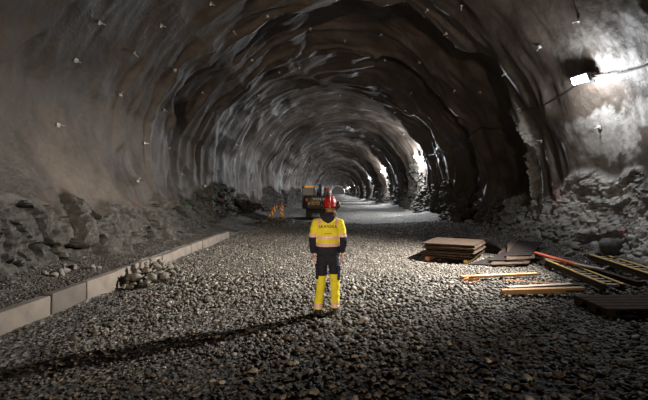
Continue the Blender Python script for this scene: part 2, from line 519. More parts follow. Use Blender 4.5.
# ------------------------------------------------------------------ floor
def build_floor():
    xs = np.concatenate([np.arange(-8.2, -4.7, .12), np.arange(-4.7, -4.2, .04), np.arange(-4.2, 8.3, .10)])
    ys = np.concatenate([np.arange(-16, 1, .6), np.arange(1, 30, .10), np.arange(30, 70, .35), np.arange(70, 433, 1.8)])
    Y, X = np.meshgrid(ys, xs, indexing='ij')
    Z = floor_h(X, Y) + .012 * fbm(X * 6, Y * 6, 0 * X, 2, 30)
    V = np.stack([X, Y, Z], -1).reshape(-1, 3)
    idx = np.arange(len(ys) * len(xs)).reshape(len(ys), len(xs))
    F = np.stack([idx[:-1, :-1], idx[:-1, 1:], idx[1:, 1:], idx[1:, :-1]], -1).reshape(-1, 4)
    o = link('floor', from_np('floor', V, F), MAT['ground']); o['kind'] = 'structure'
build_floor()
# far end of the bore, where it bends away
bm = bmesh.new()
vs = [bm.verts.new((8.2 * math.cos(a), 430.5 + .8 * math.sin(3 * a), 1.8 + 8.2 * math.sin(a))) for a in np.linspace(-.5, PI + .5, 40)]
bm.faces.new(vs)
bmesh.ops.triangulate(bm, faces=bm.faces)
bm_obj('wall_far', bm, MAT['kerb_dark'])['kind'] = 'structure'
bm = bmesh.new()
vs = [bm.verts.new((8.6 * math.cos(a), -15.8, 1.8 + 8.6 * math.sin(a))) for a in np.linspace(-.5, PI + .5, 40)]
bm.faces.new(vs)
bm_obj('wall_back', bm, MAT['kerb_dark'])['kind'] = 'structure'

# ------------------------------------------------------------------ stones
def rock_shape(sub, r, flat=.65, jag=.28):
    bm = bmesh.new(); bmesh.ops.create_icosphere(bm, subdivisions=sub, radius=1.0)
    V = np.array([v.co[:] for v in bm.verts]); F = np.array([[v.index for v in f.verts] for f in bm.faces]); bm.free()
    # cut with random planes for broken faces
    for k in range(9):
        n = r.normal(size=3); n /= np.linalg.norm(n); t = r.uniform(.32, .75)
        dd = V @ n - t
        V = V - np.clip(dd, 0, None)[:, None] * n[None]
    V = V + r.normal(size=V.shape) * jag * .18
    V = V * np.array([1.0, r.uniform(.62, .95), flat * r.uniform(.75, 1.1)])
    return V / np.abs(V).max(), F

def scatter(name, xs, ys, sizes, sub, nshape, seed, sink=.35, fine=None):
    r = np.random.default_rng(seed)
    shapes = [rock_shape(sub, r) for _ in range(nshape)]
    zs = floor_h(xs, ys)
    which = r.integers(0, nshape, len(xs))
    VV, FF, TT = [], [], []
    off = 0
    for k, (SV, SF) in enumerate(shapes):
        m = which == k; n = int(m.sum())
        if not n: continue
        a = r.uniform(0, 2 * PI, n); tx = r.normal(0, .28, n); ty = r.normal(0, .28, n)
        ca, sa = np.cos(a), np.sin(a)
        s = sizes[m]
        P = SV[None] * s[:, None, None]
        x = P[..., 0] * ca[:, None] - P[..., 1] * sa[:, None]; y = P[..., 0] * sa[:, None] + P[..., 1] * ca[:, None]
        z = P[..., 2] + x * tx[:, None] + y * ty[:, None]
        x = x + xs[m][:, None]; y = y + ys[m][:, None]; z = z + (zs[m] + s * (.5 - sink) * r.uniform(.5, 1.6, n))[:, None]
        VV.append(np.stack([x, y, z], -1).reshape(-1, 3))
        FF.append((SF[None] + (np.arange(n) * len(SV))[:, None, None] + off).reshape(-1, 3))
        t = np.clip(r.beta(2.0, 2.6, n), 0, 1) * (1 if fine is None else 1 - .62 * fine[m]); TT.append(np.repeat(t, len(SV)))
        off += n * len(SV)
    me = from_np(name, np.concatenate(VV), np.concatenate(FF), False)
    aa = me.attributes.new('tone', 'FLOAT', 'POINT'); aa.data.foreach_set('value', np.concatenate(TT).astype(np.float32))
    return link(name, me, MAT['stone'])

def area_pts(n, x0, x1, y0, y1, seed, power=1.0):
    r = np.random.default_rng(seed)
    x = r.uniform(x0, x1, n); y = y0 + (y1 - y0) * r.uniform(0, 1, n) ** power
    keep = np.abs(x) < .98 * y + .8
    return x[keep], y[keep], r

x, y, r = area_pts(17000, -4.15, 6.6, 2.3, 8.5, 1)
s = .022 + .056 * r.beta(1.3, 3.1, len(x)) * smooth(0, 1.0, .45 + .5 * vnoise(x * .5, y * .5, 0 * x, 13) + .4 * r.uniform(0, 1, len(x)))
s = np.where(r.uniform(0, 1, len(x)) < .05, s * 1.55, s)
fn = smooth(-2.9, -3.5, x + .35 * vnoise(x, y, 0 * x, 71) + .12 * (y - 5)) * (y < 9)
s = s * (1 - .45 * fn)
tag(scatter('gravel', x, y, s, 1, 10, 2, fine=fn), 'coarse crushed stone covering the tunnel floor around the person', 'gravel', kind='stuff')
x, y, r = area_pts(60000, -4.15, 6.7, 8.4, 24, 3, 1.25)
s = .018 + .030 * r.beta(1.5, 3.5, len(x))
tag(scatter('gravel', x, y, s, 0, 8, 4), 'finer looking crushed stone stretching away beyond the person', 'gravel', kind='stuff')
x, y, r = area_pts(26000, -6.6, -4.5, 3.8, 18.5, 5, 1.15)
s = .014 + .026 * r.beta(1.4, 3.5, len(x))
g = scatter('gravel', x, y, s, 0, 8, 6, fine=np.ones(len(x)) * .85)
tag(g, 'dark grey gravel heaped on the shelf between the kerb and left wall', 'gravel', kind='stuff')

# individual rocks -------------------------------------------------------
ROCKS = []
for k in range(8):
    V, F = rock_shape(2, np.random.default_rng(100 + k), .8, .22)
    me = from_np('rock', V, F, False); me.materials.append(MAT['rubble']); ROCKS.append(me)

def put_rock(x, y, z, s, label, cat, group, mat=None, name='rock'):
    me = random.choice(ROCKS)
    o = bpy.data.objects.new(name, me); COL.objects.link(o)
    o.location = (x, y, z); o.scale = (s, s, s * .95); o.rotation_euler = (random.uniform(-.5, .5), random.uniform(-.5, .5), random.uniform(0, 6.3))
    return tag(o, label, cat, group)

# rubble heap in front of the kerb
for k in range(95):
    a = random.uniform(0, 2 * PI); q = math.sqrt(random.random())
    x_, y_ = -3.82 + .62 * q * math.cos(a) + .1 * q, 8.15 + .72 * q * math.sin(a)
    s_ = random.uniform(.035, .075) if k % 3 else random.uniform(.075, .125)
    if x_ < -4.12: x_ = -4.12 + random.random() * .1
    h_ = max(0, .40 * (1 - q * q)) * random.uniform(.35, 1)
    put_rock(x_, y_, fh(x_, y_) + h_ + s_ * .25, s_, 'broken grey rock in the heap against the front of the kerb', 'rock', 'rocks heaped in front of the kerb', name='rubble_rock')
# stones dumped at the foot of the left wall
for k in range(16):
    x_ = random.uniform(-5.55, -4.95); y_ = 7.9 + random.uniform(-.55, .5)
    s_ = random.uniform(.04, .10)
    put_rock(x_, y_, fh(x_, y_) + s_ * .45, s_, 'pale stone among those lying at the foot of the left wall', 'rock', 'pale stones at the foot of left wall', name='loose_stone')
# rubble round the marker boards
for k in range(34):
    x_ = random.gauss(-3.5, .75); y_ = 22.2 + random.gauss(0, .6); s_ = random.uniform(.07, .17)
    put_rock(x_, y_, fh(x_, y_) + s_ * .4, s_, 'grey rock in the rubble mound around the striped marker boards', 'rock', 'rocks round the marker boards', name='rubble_rock')
# debris at the foot of the right wall
for k in range(60):
    y_ = random.uniform(8.6, 19); x_ = 6.55 - abs(random.gauss(0, .45)) + .0 * y_; s_ = random.uniform(.06, .19)
    put_rock(x_, y_, fh(x_, y_) + s_ * .35, s_, 'angular grey rock fallen at the foot of the right wall', 'rock', 'fallen rocks along the right wall', name='fallen_rock')
b = put_rock(6.55, 9.75, fh(6.55, 9.75) + .28, .36, 'large dark boulder at the foot of the right wall above the slatted frames', 'boulder', None, name='boulder')
b.data = b.data.copy(); b.data.materials.clear(); b.data.materials.append(MAT['boulder']); b.rotation_euler = (.2, .1, .4)

# ------------------------------------------------------------------ kerb
edges = [2.75, 3.85, 4.95, 5.95, 6.8, 7.75, 8.67, 9.7, 10.75, 11.7, 12.7, 13.7, 14.7, 15.8]
for k, (a, b_) in enumerate(zip(edges, edges[1:])):
    bm = bmesh.new(); L = b_ - a - .025
    box(bm, (0, 0, .0), (.16, L, .38), bev=.018)
    for v in bm.verts:
        v.co += Vector((random.gauss(0, .003), random.gauss(0, .003), random.gauss(0, .003)))
    dark = k in (3,)
    o = bm_obj('kerb_block', bm, MAT['kerb_dark' if dark else 'kerb'])
    o.location = (-4.36 + random.uniform(-.025, .025), (a + b_) / 2, .095 + random.uniform(-.012, .012))
    o.rotation_euler = (random.uniform(-.012, .012), random.uniform(-.03, .03), random.uniform(-.02, .02))
    if dark: tag(o, 'darker stained concrete kerb block, the dark one in the kerb row on the left', 'kerb')
    else: tag(o, 'pale concrete kerb block in the row edging the left gravel shelf', 'kerb', 'pale kerb blocks')

# ------------------------------------------------------------------ rock bolts on the lining
bm = bmesh.new(); box(bm, (0, 0, .02), (.10, .10, .012), bev=.004)
for v in bm.verts:
    v.co.z += .012 * (1 - (v.co.x ** 2 + v.co.y ** 2) / .01)
plate_me = bm_obj('plate', bm, MAT['steel'], None, True, 35).data
bpy.data.objects.remove(bpy.data.objects['plate'])
bm = bmesh.new(); cyl(bm, (0, 0, .09), .013, .16, 'Z', 10); cyl(bm, (0, 0, .05), .03, .03, 'Z', 6)
rod_me = bm_obj('rod', bm, MAT['steel'], None, True, 35).data
bpy.data.objects.remove(bpy.data.objects['rod'])
bolts = [(98, 22), (133, 52), (175, 70), (202, 92), (57, 125), (143, 143), (169, 148), (163, 110), (137, 182), (222, 120), (233, 30), (252, 60),
         (310, 28), (299, 67), (258, 95), (236, 145), (181, 174), (205, 186), (279, 72), (345, 40), (382, 34), (447, 33), (462, 4), (428, 9), (540, 46),
         (506, 73), (481, 92), (543, 141), (600, 127), (385, 60), (420, 62), (455, 90), (372, 98), (340, 95), (395, 112), (412, 92), (210, 3), (268, 16),
         (120, 95), (75, 60), (160, 25), (580, 20), (520, 110), (300, 110), (270, 135), (350, 125), (404, 134)]
for px, py in bolts:
    h = wall_at(px, py)
    if h is None or h[0].y > 60: continue
    t = thing('rock_bolt', 'small steel rock bolt plate set in the shotcrete of the tunnel vault', 'rock bolt', h[0] + h[1] * .01, (h[1] + Vector((random.gauss(0, .3), random.gauss(0, .3), random.gauss(0, .3)))).to_track_quat('Z', 'Y').to_euler(), 'rock bolts over the vault')
    for nm, me in (('plate', plate_me), ('rod', rod_me)):
        c = bpy.data.objects.new(nm, me); COL.objects.link(c); c.parent = t

# ------------------------------------------------------------------ floodlights along the right wall
ORD = ['nearest, large floodlight glaring high on the right wall', 'second floodlight from the camera along the right wall', 'third floodlight from the camera along the right wall',
       'fourth floodlight from the camera along the right wall', 'fifth floodlight from the camera along the right wall', 'sixth floodlight from the camera along the right wall',
       'seventh floodlight from the camera along the right wall'] + [
       w_ + ' floodlight from the camera, a tiny light far down the bore' for w_ in ('eighth', 'added ninth', 'added tenth', 'added eleventh', 'added twelfth', 'added thirteenth')]
LAMP_P = []
def lamp_power(i): return [12500, 3200, 3200, 3600, 6000, 6500, 7000, 7500, 8000, 9000, 10000, 12000, 14000][i]
def spill_power(i): return [300, 2000, 2200, 2200, 1100, 1200, 1300, 1500, 1700, 2000, 4000, 8000, 16000][i]
def spot(name, loc, aim, energy, col, ang, blend, soft):
    L = bpy.data.lights.new(name, 'SPOT'); L.energy = energy; L.color = col; L.spot_size = math.radians(ang); L.spot_blend = blend; L.shadow_soft_size = soft
    o = bpy.data.objects.new(name, L); COL.objects.link(o); o.location = loc
    o.rotation_euler = (Vector(aim) - Vector(loc)).to_track_quat('-Z', 'Y').to_euler()
    return o
for i, yl in enumerate(LAMP_Y):
    h = hit_dir((0, yl, 4.72 if i else 4.58), (1, 0, 0)); p = h[0]
    t = thing('floodlight', ORD[i], 'lamp', (p.x, p.y, p.z), (0, 0, .3 if i == 0 else .6), 'floodlights along the right wall')
    bm = bmesh.new(); box(bm, (-.10, 0, .0), (.22, .05, .05)); box(bm, (-.01, 0, 0), (.02, .2, .2), bev=.003); box(bm, (-.22, 0, .0), (.03, .50, .04))
    for sy in (-.25, .25): box(bm, (-.26, sy, -.03), (.12, .02, .05))
    bm_obj('bracket', bm, MAT['black'], t)
    bm = bmesh.new(); box(bm, (-.32, 0, -.02), (.10, .46, .22), (0, -.45, 0), bev=.015)
    for k in range(7): box(bm, (-.26, -.18 + .06 * k, .01), (.05, .012, .18), (0, -.45, 0))
    bm_obj('housing', bm, MAT['black'], t)
    bm = bmesh.new(); box(bm, (-.372, 0, -.045), (.012, .40, .17), (0, -.45, 0), bev=.004)
    bm_obj('lens', bm, MAT['lens'], t)
    L = bpy.data.lights.new('floodlight_lamp', 'POINT'); L.energy = spill_power(i); L.color = (.93, .96, 1.0); L.shadow_soft_size = .10
    lo = bpy.data.objects.new('floodlight_lamp', L); COL.objects.link(lo); lo.location = (p.x - .59, p.y - .04, p.z - .34) if i else (p.x - .40, p.y - .20, p.z - .27)
    spot('floodlight_beam', (p.x - .44, p.y - .25, p.z - .22), (.1 if i == 0 else 2.0, p.y + (.5 if i == 0 else -1.0), 0), lamp_power(i), (1.0, .95, .87) if i == 0 else (.95, .97, 1.0), 94 if i == 0 else 150, 1.0, .08)
    LAMP_P.append(p)

# cable slung between the lamps
def cable_pts():
    pts = []
    ys = [3.0] + LAMP_Y[:5]
    for a, b_ in zip(ys, ys[1:]):
        n = max(2, int((b_ - a) / .8))
        hang = max(1, round((b_ - a) / 4.0))
        for k in range(n):
            t = k / n; y_ = a + (b_ - a) * t
            ph = (t * hang) % 1.0
            z_ = 4.62 - .28 * 4 * ph * (1 - ph)
            h = hit_dir((0, y_, z_), (1, 0, 0))
            pts.append(Vector((h[0].x - .06, y_, z_)))
    return pts
cp = cable_pts()
# the cable spans the recesses: never farther out than its neighbours
for _ in range(4):
    for k in range(1, len(cp) - 1):
        cp[k].x = min(cp[k].x, (cp[k - 1].x + cp[k + 1].x) / 2 + .02)
bm = bmesh.new(); tube(bm, cp, .018, 7)
tag(bm_obj('power_cable', bm, MAT['cable'], None, True), 'black power cable slung along the right wall between the floodlights', 'cable')

# ------------------------------------------------------------------ sheet stack and timber on the right
def sheet(name, quad, z0, th, mat, label, cat, group=None, dz=(0, 0, 0, 0)):
    bm = bmesh.new()
    n = 6
    q = [Vector((*p, 0)) for p in quad]
    grid = {}
    for lv in (0, 1):
        for i in range(n + 1):
            for j in range(n + 1):
                u, v = i / n, j / n
                p = (q[0] * (1 - u) + q[1] * u) * (1 - v) + (q[3] * (1 - u) + q[2] * u) * v
                zz = (dz[0] * (1 - u) + dz[1] * u) * (1 - v) + (dz[3] * (1 - u) + dz[2] * u) * v
                w = .006 * math.sin(3 * u + 5 * v + z0 * 60)
                grid[lv, i, j] = bm.verts.new((p.x, p.y, z0 + zz + w + lv * th))
    for i in range(n):
        for j in range(n):
            bm.faces.new((grid[1, i, j], grid[1, i + 1, j], grid[1, i + 1, j + 1], grid[1, i, j + 1]))
            bm.faces.new((grid[0, i, j + 1], grid[0, i + 1, j + 1], grid[0, i + 1, j], grid[0, i, j]))
    for i in range(n):
        bm.faces.new((grid[0, i, 0], grid[0, i + 1, 0], grid[1, i + 1, 0], grid[1, i, 0]))
        bm.faces.new((grid[1, i, n], grid[1, i + 1, n], grid[0, i + 1, n], grid[0, i, n]))
        bm.faces.new((grid[1, 0, i], grid[1, 0, i + 1], grid[0, 0, i + 1], grid[0, 0, i]))
        bm.faces.new((grid[0, n, i], grid[0, n, i + 1], grid[1, n, i + 1], grid[1, n, i]))
    ctr = sum((v.co for v in bm.verts), Vector()) / len(bm.verts)
    base = Vector((ctr.x, ctr.y, min(v.co.z for v in bm.verts)))
    for v in bm.verts: v.co -= base
    o = bm_obj(name, bm, mat); o.location = base
    return tag(o, label, cat, group)

C0 = Vector((3.42, 10.1)); uL = Vector((-1.14, .66)).normalized(); uR = Vector((.62, 1.05)).normalized()
zg = fh(3.4, 10.8) + .02
stack_base = zg + .10
zc = stack_base
for k in range(10):
    j = random.uniform(-.06, .07); j2 = random.uniform(-.08, .08)
    c = C0 + uL * j + uR * j2
    lenL, lenR = 1.30, 1.5
    if k == 9: c = C0 - uL * .02 + uR * .0; lenL = 1.36
    rotj = random.uniform(-.03, .03)
    a = uL.copy(); a.rotate(Matrix.Rotation(rotj, 2)); b_ = uR.copy(); b_.rotate(Matrix.Rotation(rotj, 2))
    quad = [c, c + a * lenL, c + a * lenL + b_ * lenR, c + b_ * lenR]
    if k == 9:
        sheet('plywood_sheet', quad, zc, .022, MAT['board_pale'], 'top plywood sheet of the tall stack, its worn face up', 'sheet', 'stacked sheets')
    else:
        lb = 'lowest plywood sheet of the tall stack, resting on timber bearers' if k == 0 else 'dark edged plywood sheet inside the tall stack on bearers'
        sheet('plywood_sheet', quad, zc, .024, MAT['board'], lb, 'sheet', 'stacked sheets')
    zc += .024 + random.uniform(.009, .022)
stack_top = zc
def beam(name, a, b, w, h, mat, label, cat, group=None, roll=0, bev=.006, parent=None):
    a, b = Vector(a), Vector(b); d = b - a; L = d.length
    bm = bmesh.new(); box(bm, (0, 0, h / 2), (L, w, h), bev=bev)
    o = bm_obj(name, bm, mat, parent)
    m = (a + b) / 2
    o.location = m
    o.rotation_euler = Euler((roll, -math.asin(d.z / L), math.atan2(d.y, d.x)))
    if label: tag(o, label, cat, group)
    return o
q = C0 + uL * .18 - uR * .05
beam('timber_bearer', (q.x, q.y, zg), (q.x + uR.x * 1.62, q.y + uR.y * 1.62, zg + .0), .11, .10, MAT['timber_yellow'], 'yellow timber bearer under the right end of the plywood stack', 'timber', 'stack bearers')
q = C0 + uL * 1.2 + uR * .0
beam('timber_bearer', (q.x, q.y, zg), (q.x + uR.x * 1.5, q.y + uR.y * 1.5, zg), .11, .10, MAT['splinter'], 'reddish timber bearer under the left end of the plywood stack', 'timber', 'stack bearers')
# sheet leaning on the far right side of the stack
A = C0 + uR * 1.62 + uL * .9; B = C0 + uR * 1.62 - uL * .08
q = [Vector((B.x + .42, B.y - .35)), Vector((A.x + .42, A.y + .25)), Vector((A.x - .02, A.y + .02)), Vector((B.x - .02, B.y + .02))]
sheet('plywood_sheet', q, 0, .02, MAT['board_black'], 'black sheet leaning against the right side of the plywood stack', 'sheet', None, (zg + .05, zg + .06, stack_top + .01, stack_top + .0))

# slumped second pile
base = [Vector((3.40, 9.75)), Vector((4.42, 9.62)), Vector((5.7, 11.2)), Vector((4.9, 11.75))]
names = ['lowest dark board of the slumped pile beside the stack', 'second lowest dark board of the slumped pile beside the stack', 'middle dark board of the slumped pile beside the stack',
         'second highest dark board of the slumped pile beside the stack', 'topmost dark board of the slumped pile beside the stack']
zc = fh(4.4, 10.6) + .03
for k in range(5):
    ctr = Vector((4.62, 10.55)); rot = (-.20, .12, -.08, .22, .02)[k]
    quad = []
    for p in base:
        d = (p - ctr) * (1 - .09 * k); d.rotate(Matrix.Rotation(rot, 2)); quad.append(ctr + d + Vector((.10 * k, .05 * k)))
    sheet('formwork_board', quad, zc, .022, MAT['board'] if k % 2 else MAT['board_black'], names[k], 'board', 'slumped boards', (-.02 - .004 * k, 0, .08 + .03 * k, .10 + .03 * k))
    zc += .046

def P(px, py, z): return at(px, py, z)
a = P(513, 247.5, .22); b_ = P(578, 266, .20)
beam('painted_plank', a, b_, .15, .05, MAT['red_board'], 'long orange-red plank lying on gravel at the right wall', 'plank')
a = P(536, 257.5, .13); b_ = P(572, 265.5, .10)
beam('pale_plank', a, b_, .12, .03, MAT['timber_pale'], 'short pale plank lying just below the orange-red plank', 'plank')
a = P(574, 264.8, .22); b_ = P(604, 271, .20)
beam('pale_plank', a, b_, .11, .04, MAT['timber_pale'], 'pale dusty plank between the orange-red plank and slatted frames', 'plank')
a = P(585, 270, .08); b_ = P(640, 287, .06)
beam('dark_beam', a, b_, .12, .10, MAT['timber_dark'], 'dark beam lying between the two yellow slatted frames', 'beam')

# timber pieces on the gravel in front
a = P(461, 278.5, .03); b_ = P(537, 275.2, .05)
beam('timber_plank', a, b_, .10, .055, MAT['timber'], 'thin pine plank on the gravel in front of the slumped boards', 'plank')
a = P(502, 294, .04); b_ = P(583, 291.5, .06)
beam('timber_beam', a, b_, .11, .08, MAT['timber'], 'thick pine beam on gravel, nearest loose timber to the camera', 'beam')
a = P(508, 290.5, .045); b_ = P(572, 287, .055)
beam('timber_plank', a, b_, .12, .07, MAT['timber_pale'], 'pale plank lying against the back of the thick pine beam', 'plank')
a = P(548, 287.5, .05); b_ = P(571, 284.8, .08)
for k, (px, py, ang, L) in enumerate(((466, 280.5, .5, .16), (473, 281.5, -.35, .2), (478, 282.5, .9, .15), (470, 284, .1, .13))):
    c = P(px, py, .05); bm = bmesh.new()
    tube(bm, [(-L / 2, 0, 0), (-L / 6, .01, .012), (L / 4, -.006, .006), (L / 2, 0, .03)], [.012, .035, .028, .005], 5, flat=.5)
    o = bm_obj('wood_splinter', bm, MAT['splinter']); o.location = c + Vector((0, 0, .02)); o.rotation_euler = (.4 * k, -.25, ang)
    tag(o, 'broken orange wood splinter at the left end of the thin pine plank', 'wood splinter', 'splinters')
# long splinters on the gravel between the planks
for k, (px, py, ang, L) in enumerate(((515, 280.5, .1, .4), (528, 282, -.15, .3), (545, 283, .05, .35))):
    c = P(px, py, .045); bm = bmesh.new(); box(bm, (0, 0, 0), (L, .03, .014), bev=.003)
    o = bm_obj('wood_strip', bm, MAT['splinter']); o.location = c; o.rotation_euler = (0, .03, ang)
    tag(o, 'thin broken wood strip on the gravel between the two pine planks', 'wood strip', 'strips of broken wood')

def slat_frame(label, far, near, width, nr):
    far, near = Vector(far), Vector(near)
    d = near - far; L = d.length
    t = thing('slatted_frame', label, 'frame', (far.x, far.y, far.z), (0, math.asin(-d.z / L), math.atan2(d.y, d.x)), 'slatted frames')
    for s in (-1, 1):
        bm = bmesh.new(); box(bm, (L / 2, s * width / 2, .06), (L, .05, .12), bev=.004)
        rl = bm_obj('rail', bm, MAT['timber_dark'], t)
        bm = bmesh.new(); box(bm, (L / 2, s * width / 2, .129), (L, .06, .018), bev=.003)
        bm_obj('top_edge', bm, MAT['timber_yellow'], rl)['label'] = 'yellow top edge'
    for k in range(nr):
        x_ = L * (k + .5) / nr
        bm = bmesh.new(); box(bm, (x_, 0, .085), (.07, width - .05, .045), bev=.004)
        bm_obj('rung', bm, MAT['timber_pale'], t)
    return t
slat_frame('long yellow-edged slatted frame lying beside the dark pallet', (5.22, 9.7, .05), (4.92, 7.12, .05), .32, 11)
slat_frame('yellow-edged slatted frame farthest right, near the wall', (6.33, 9.75, .17), (6.12, 7.6, .13), .34, 9)

# dark pallet
pt = thing('pallet', 'dark weathered wooden pallet at the right edge of the gravel', 'pallet', (3.9, 5.80, fh(4.4, 6.2) + .02), (0, 0, .02))
for k in range(5):
    bm = bmesh.new(); box(bm, (.6, .07 + k * .165, .133), (1.2, .14, .022), bev=.003)
    bm_obj('top_slat', bm, MAT['timber_dark'], pt)
for k in range(3):
    bm = bmesh.new(); box(bm, (.075 + k * .525, .4, .111), (.14, .8, .022), bev=.003)
    bm_obj('cross_slat', bm, MAT['timber_dark'], pt)
    for j in range(3):
        bm = bmesh.new(); box(bm, (.075 + k * .525, .07 + .33 * j, .061), (.14, .12, .078), bev=.004)
        bm_obj('block', bm, MAT['timber_dark'], pt)
for j in range(3):
    bm = bmesh.new(); box(bm, (.6, .07 + .33 * j, .011), (1.2, .1, .022), bev=.003)
    bm_obj('bottom_slat', bm, MAT['timber_dark'], pt)

# ------------------------------------------------------------------ lettering helper
def text_mesh(body, size, extrude, bold=0.0, spacing=1.0):
    cu = bpy.data.curves.new('t', 'FONT'); cu.body = body; cu.size = size; cu.extrude = extrude; cu.offset = bold; cu.space_character = spacing
    cu.align_x = 'CENTER'; cu.align_y = 'CENTER'; cu.resolution_u = 4
    o = bpy.data.objects.new('t', cu); COL.objects.link(o)
    me = bpy.data.meshes.new_from_object(o.evaluated_get(bpy.context.evaluated_depsgraph_get()))
    bpy.data.objects.remove(o)
    return me

# ------------------------------------------------------------------ marker boards
def marker(label, loc, rot, lamp):
    t = thing('marker_board', label, 'traffic marker', loc, rot, 'striped marker boards')
    if lamp:
        bm = bmesh.new(); box(bm, (0, 0, .05), (.42, .36, .10), bev=.03); bm_obj('foot', bm, MAT['rubber'], t)
    z0 = .12 if lamp else .0
    bm = bmesh.new(); box(bm, (0, .03, z0 + .38), (.05, .03, .78), bev=.006); bm_obj('post', bm, MAT['sign_red'], t)
    W, H = .17, .74
    bm = bmesh.new(); box(bm, (0, 0, z0 + H / 2), (W, .02, H), bev=.004)
    bd = bm_obj('board', bm, MAT['sign_yellow'], t)
    def clip(poly, zl, up):
        out = []
        for (p, q_) in zip(poly, poly[1:] + poly[:1]):
            ip = (p[1] >= zl) if up else (p[1] <= zl); iq = (q_[1] >= zl) if up else (q_[1] <= zl)
            if ip: out.append(p)
            if ip != iq:
                f = (zl - p[1]) / (q_[1] - p[1]); out.append((p[0] + f * (q_[0] - p[0]), zl))
        return out
    bm = bmesh.new()
    for k in range(-1, 4):
        zc = .1 + k * .24
        poly = [(-W / 2, zc + .085), (W / 2, zc - .085), (W / 2, zc + .035), (-W / 2, zc + .205)]
        poly = clip(clip(poly, 0, True), H, False)
        if len(poly) < 3: continue
        f1 = [bm.verts.new((x_, -.0135, z0 + z_)) for x_, z_ in poly]; f2 = [bm.verts.new((x_, -.009, z0 + z_)) for x_, z_ in poly]
        bm.faces.new(f1); bm.faces.new(f2[::-1])
        for a_ in range(len(poly)): bm.faces.new((f1[a_], f2[a_], f2[(a_ + 1) % len(poly)], f1[(a_ + 1) % len(poly)]))
    bm_obj('stripes', bm, MAT['sign_red'], bd)['label'] = 'red diagonal stripes'
    if lamp:
        bm = bmesh.new(); cyl(bm, (0, 0, z0 + H + .13), .075, .06, 'Y', 18); box(bm, (0, 0, z0 + H + .04), (.11, .07, .09), bev=.01)
        bm_obj('warning_light', bm, MAT['sign_red'], t)['label'] = 'round red warning light'
mx, my = -3.36, 24.0
marker('upright red and yellow striped marker board with a red lamp on top', (mx, my, fh(mx, my) + .02), (0, 0, .1), True)
mx, my = -3.80, 22.4
marker('tilted red and yellow striped marker board left of the upright one', (mx, my, fh(mx, my) + .07), (-.2, .50, .15), False)

# ------------------------------------------------------------------ excavator, seen from behind
ex = thing('excavator', 'dark grey excavator parked far down the left of the tunnel', 'excavator', (-1.38, 27.6, fh(-1.38, 27.6)), (0, 0, .06))
def stadium(bm, y0, y1, r, x0, x1, zc):
    prof = [(y0 + r * math.cos(a), zc + r * math.sin(a)) for a in np.linspace(PI / 2, 3 * PI / 2, 9)] + [(y1 + r * math.cos(a), zc + r * math.sin(a)) for a in np.linspace(-PI / 2, PI / 2, 9)]
    A_ = [bm.verts.new((x0, p[0], p[1])) for p in prof]; B_ = [bm.verts.new((x1, p[0], p[1])) for p in prof]
    bm.faces.new(A_); bm.faces.new(B_[::-1])
    for k in range(len(prof)): bm.faces.new((A_[k], B_[k], B_[(k + 1) % len(prof)], A_[(k + 1) % len(prof)]))
for s in (-1, 1):
    bm = bmesh.new(); stadium(bm, .5, 2.7, .30, s * .62 - .2, s * .62 + .2, .33)
    for k in range(14):
        box(bm, (s * .62, .5 + 2.2 * k / 13, .635), (.42, .06, .03)); box(bm, (s * .62, .5 + 2.2 * k / 13, .02), (.42, .06, .03))
    for k in range(5):
        a_ = PI / 2 + PI * (k + .5) / 5
        box(bm, (s * .62, .5 + .31 * math.cos(a_), .33 + .31 * math.sin(a_)), (.42, .05, .05), (a_, 0, 0))
    bm_obj('track', bm, MAT['machine_low'], ex)
bm = bmesh.new(); box(bm, (0, 1.6, .45), (.9, 1.3, .3), bev=.04); cyl(bm, (0, 1.6, .68), .45, .16)
bm_obj('undercarriage', bm, MAT['machine_low'], ex)
bm = bmesh.new(); box(bm, (0.02, 1.6, .86), (2.25, 2.3, .22), bev=.05); box(bm, (.55, 1.3, 1.2), (1.15, 1.5, .6), bev=.06)
bm_obj('house', bm, MAT['machine'], ex)
# rounded counterweight
bm = bmesh.new()
prof = []
for a_ in np.linspace(0, PI, 19):
    prof.append((1.14 * math.copysign(abs(math.cos(a_)) ** .45, math.cos(a_)), .75 - .75 * abs(math.sin(a_)) ** .5))
levels = [(.68, .97), (.72, 1.0), (1.2, 1.0), (1.46, .985), (1.56, .95), (1.60, .88)]
rr = []
for z_, k_ in levels:
    rr.append([bm.verts.new((p[0] * k_ + .08, .75 + (p[1] - .75) * k_, z_)) for p in prof])
for r0, r1 in zip(rr, rr[1:]):
    for k in range(len(prof) - 1): bm.faces.new((r0[k], r0[k + 1], r1[k + 1], r1[k]))
    bm.faces.new((r0[-1], r0[0], r1[0], r1[-1]))
bm.faces.new(rr[0]); bm.faces.new(rr[-1][::-1])
cw = bm_obj('counterweight', bm, MAT['machine'], ex, True, 30)
me = text_mesh('VOLVO', .27, .012, .006, 1.05)
o = link('lettering', me, MAT['white'], cw); o.location = (.20, .0 - .012, 1.36); o.rotation_euler = (PI / 2, 0, 0); o['label'] = 'white lettering'; o.scale = (1.25, .8, 1)
bm = bmesh.new()
for k, (x0, w_, zz, hh) in enumerate(((-.62, .14, 1.06, .16), (-.36, .20, 1.12, .10), (-.12, .12, 1.12, .1), (.06, .16, 1.12, .1), (.26, .12, 1.12, .10), (.42, .12, 1.12, .10), (.58, .1, 1.12, .1),
                                   (-.32, .28, 1.0, .05), (.02, .24, 1.0, .05), (.34, .3, 1.0, .05))):
    box(bm, (x0, -.008, zz), (w_, .02, hh), bev=.004)
bm_obj('lettering', bm, MAT['machine_yellow'], cw)['label'] = 'yellow block of markings'
bm = bmesh.new(); box(bm, (-.78, .03, 1.32), (.16, .02, .22), bev=.004); bm_obj('reflector', bm, MAT['sign_red'], cw)
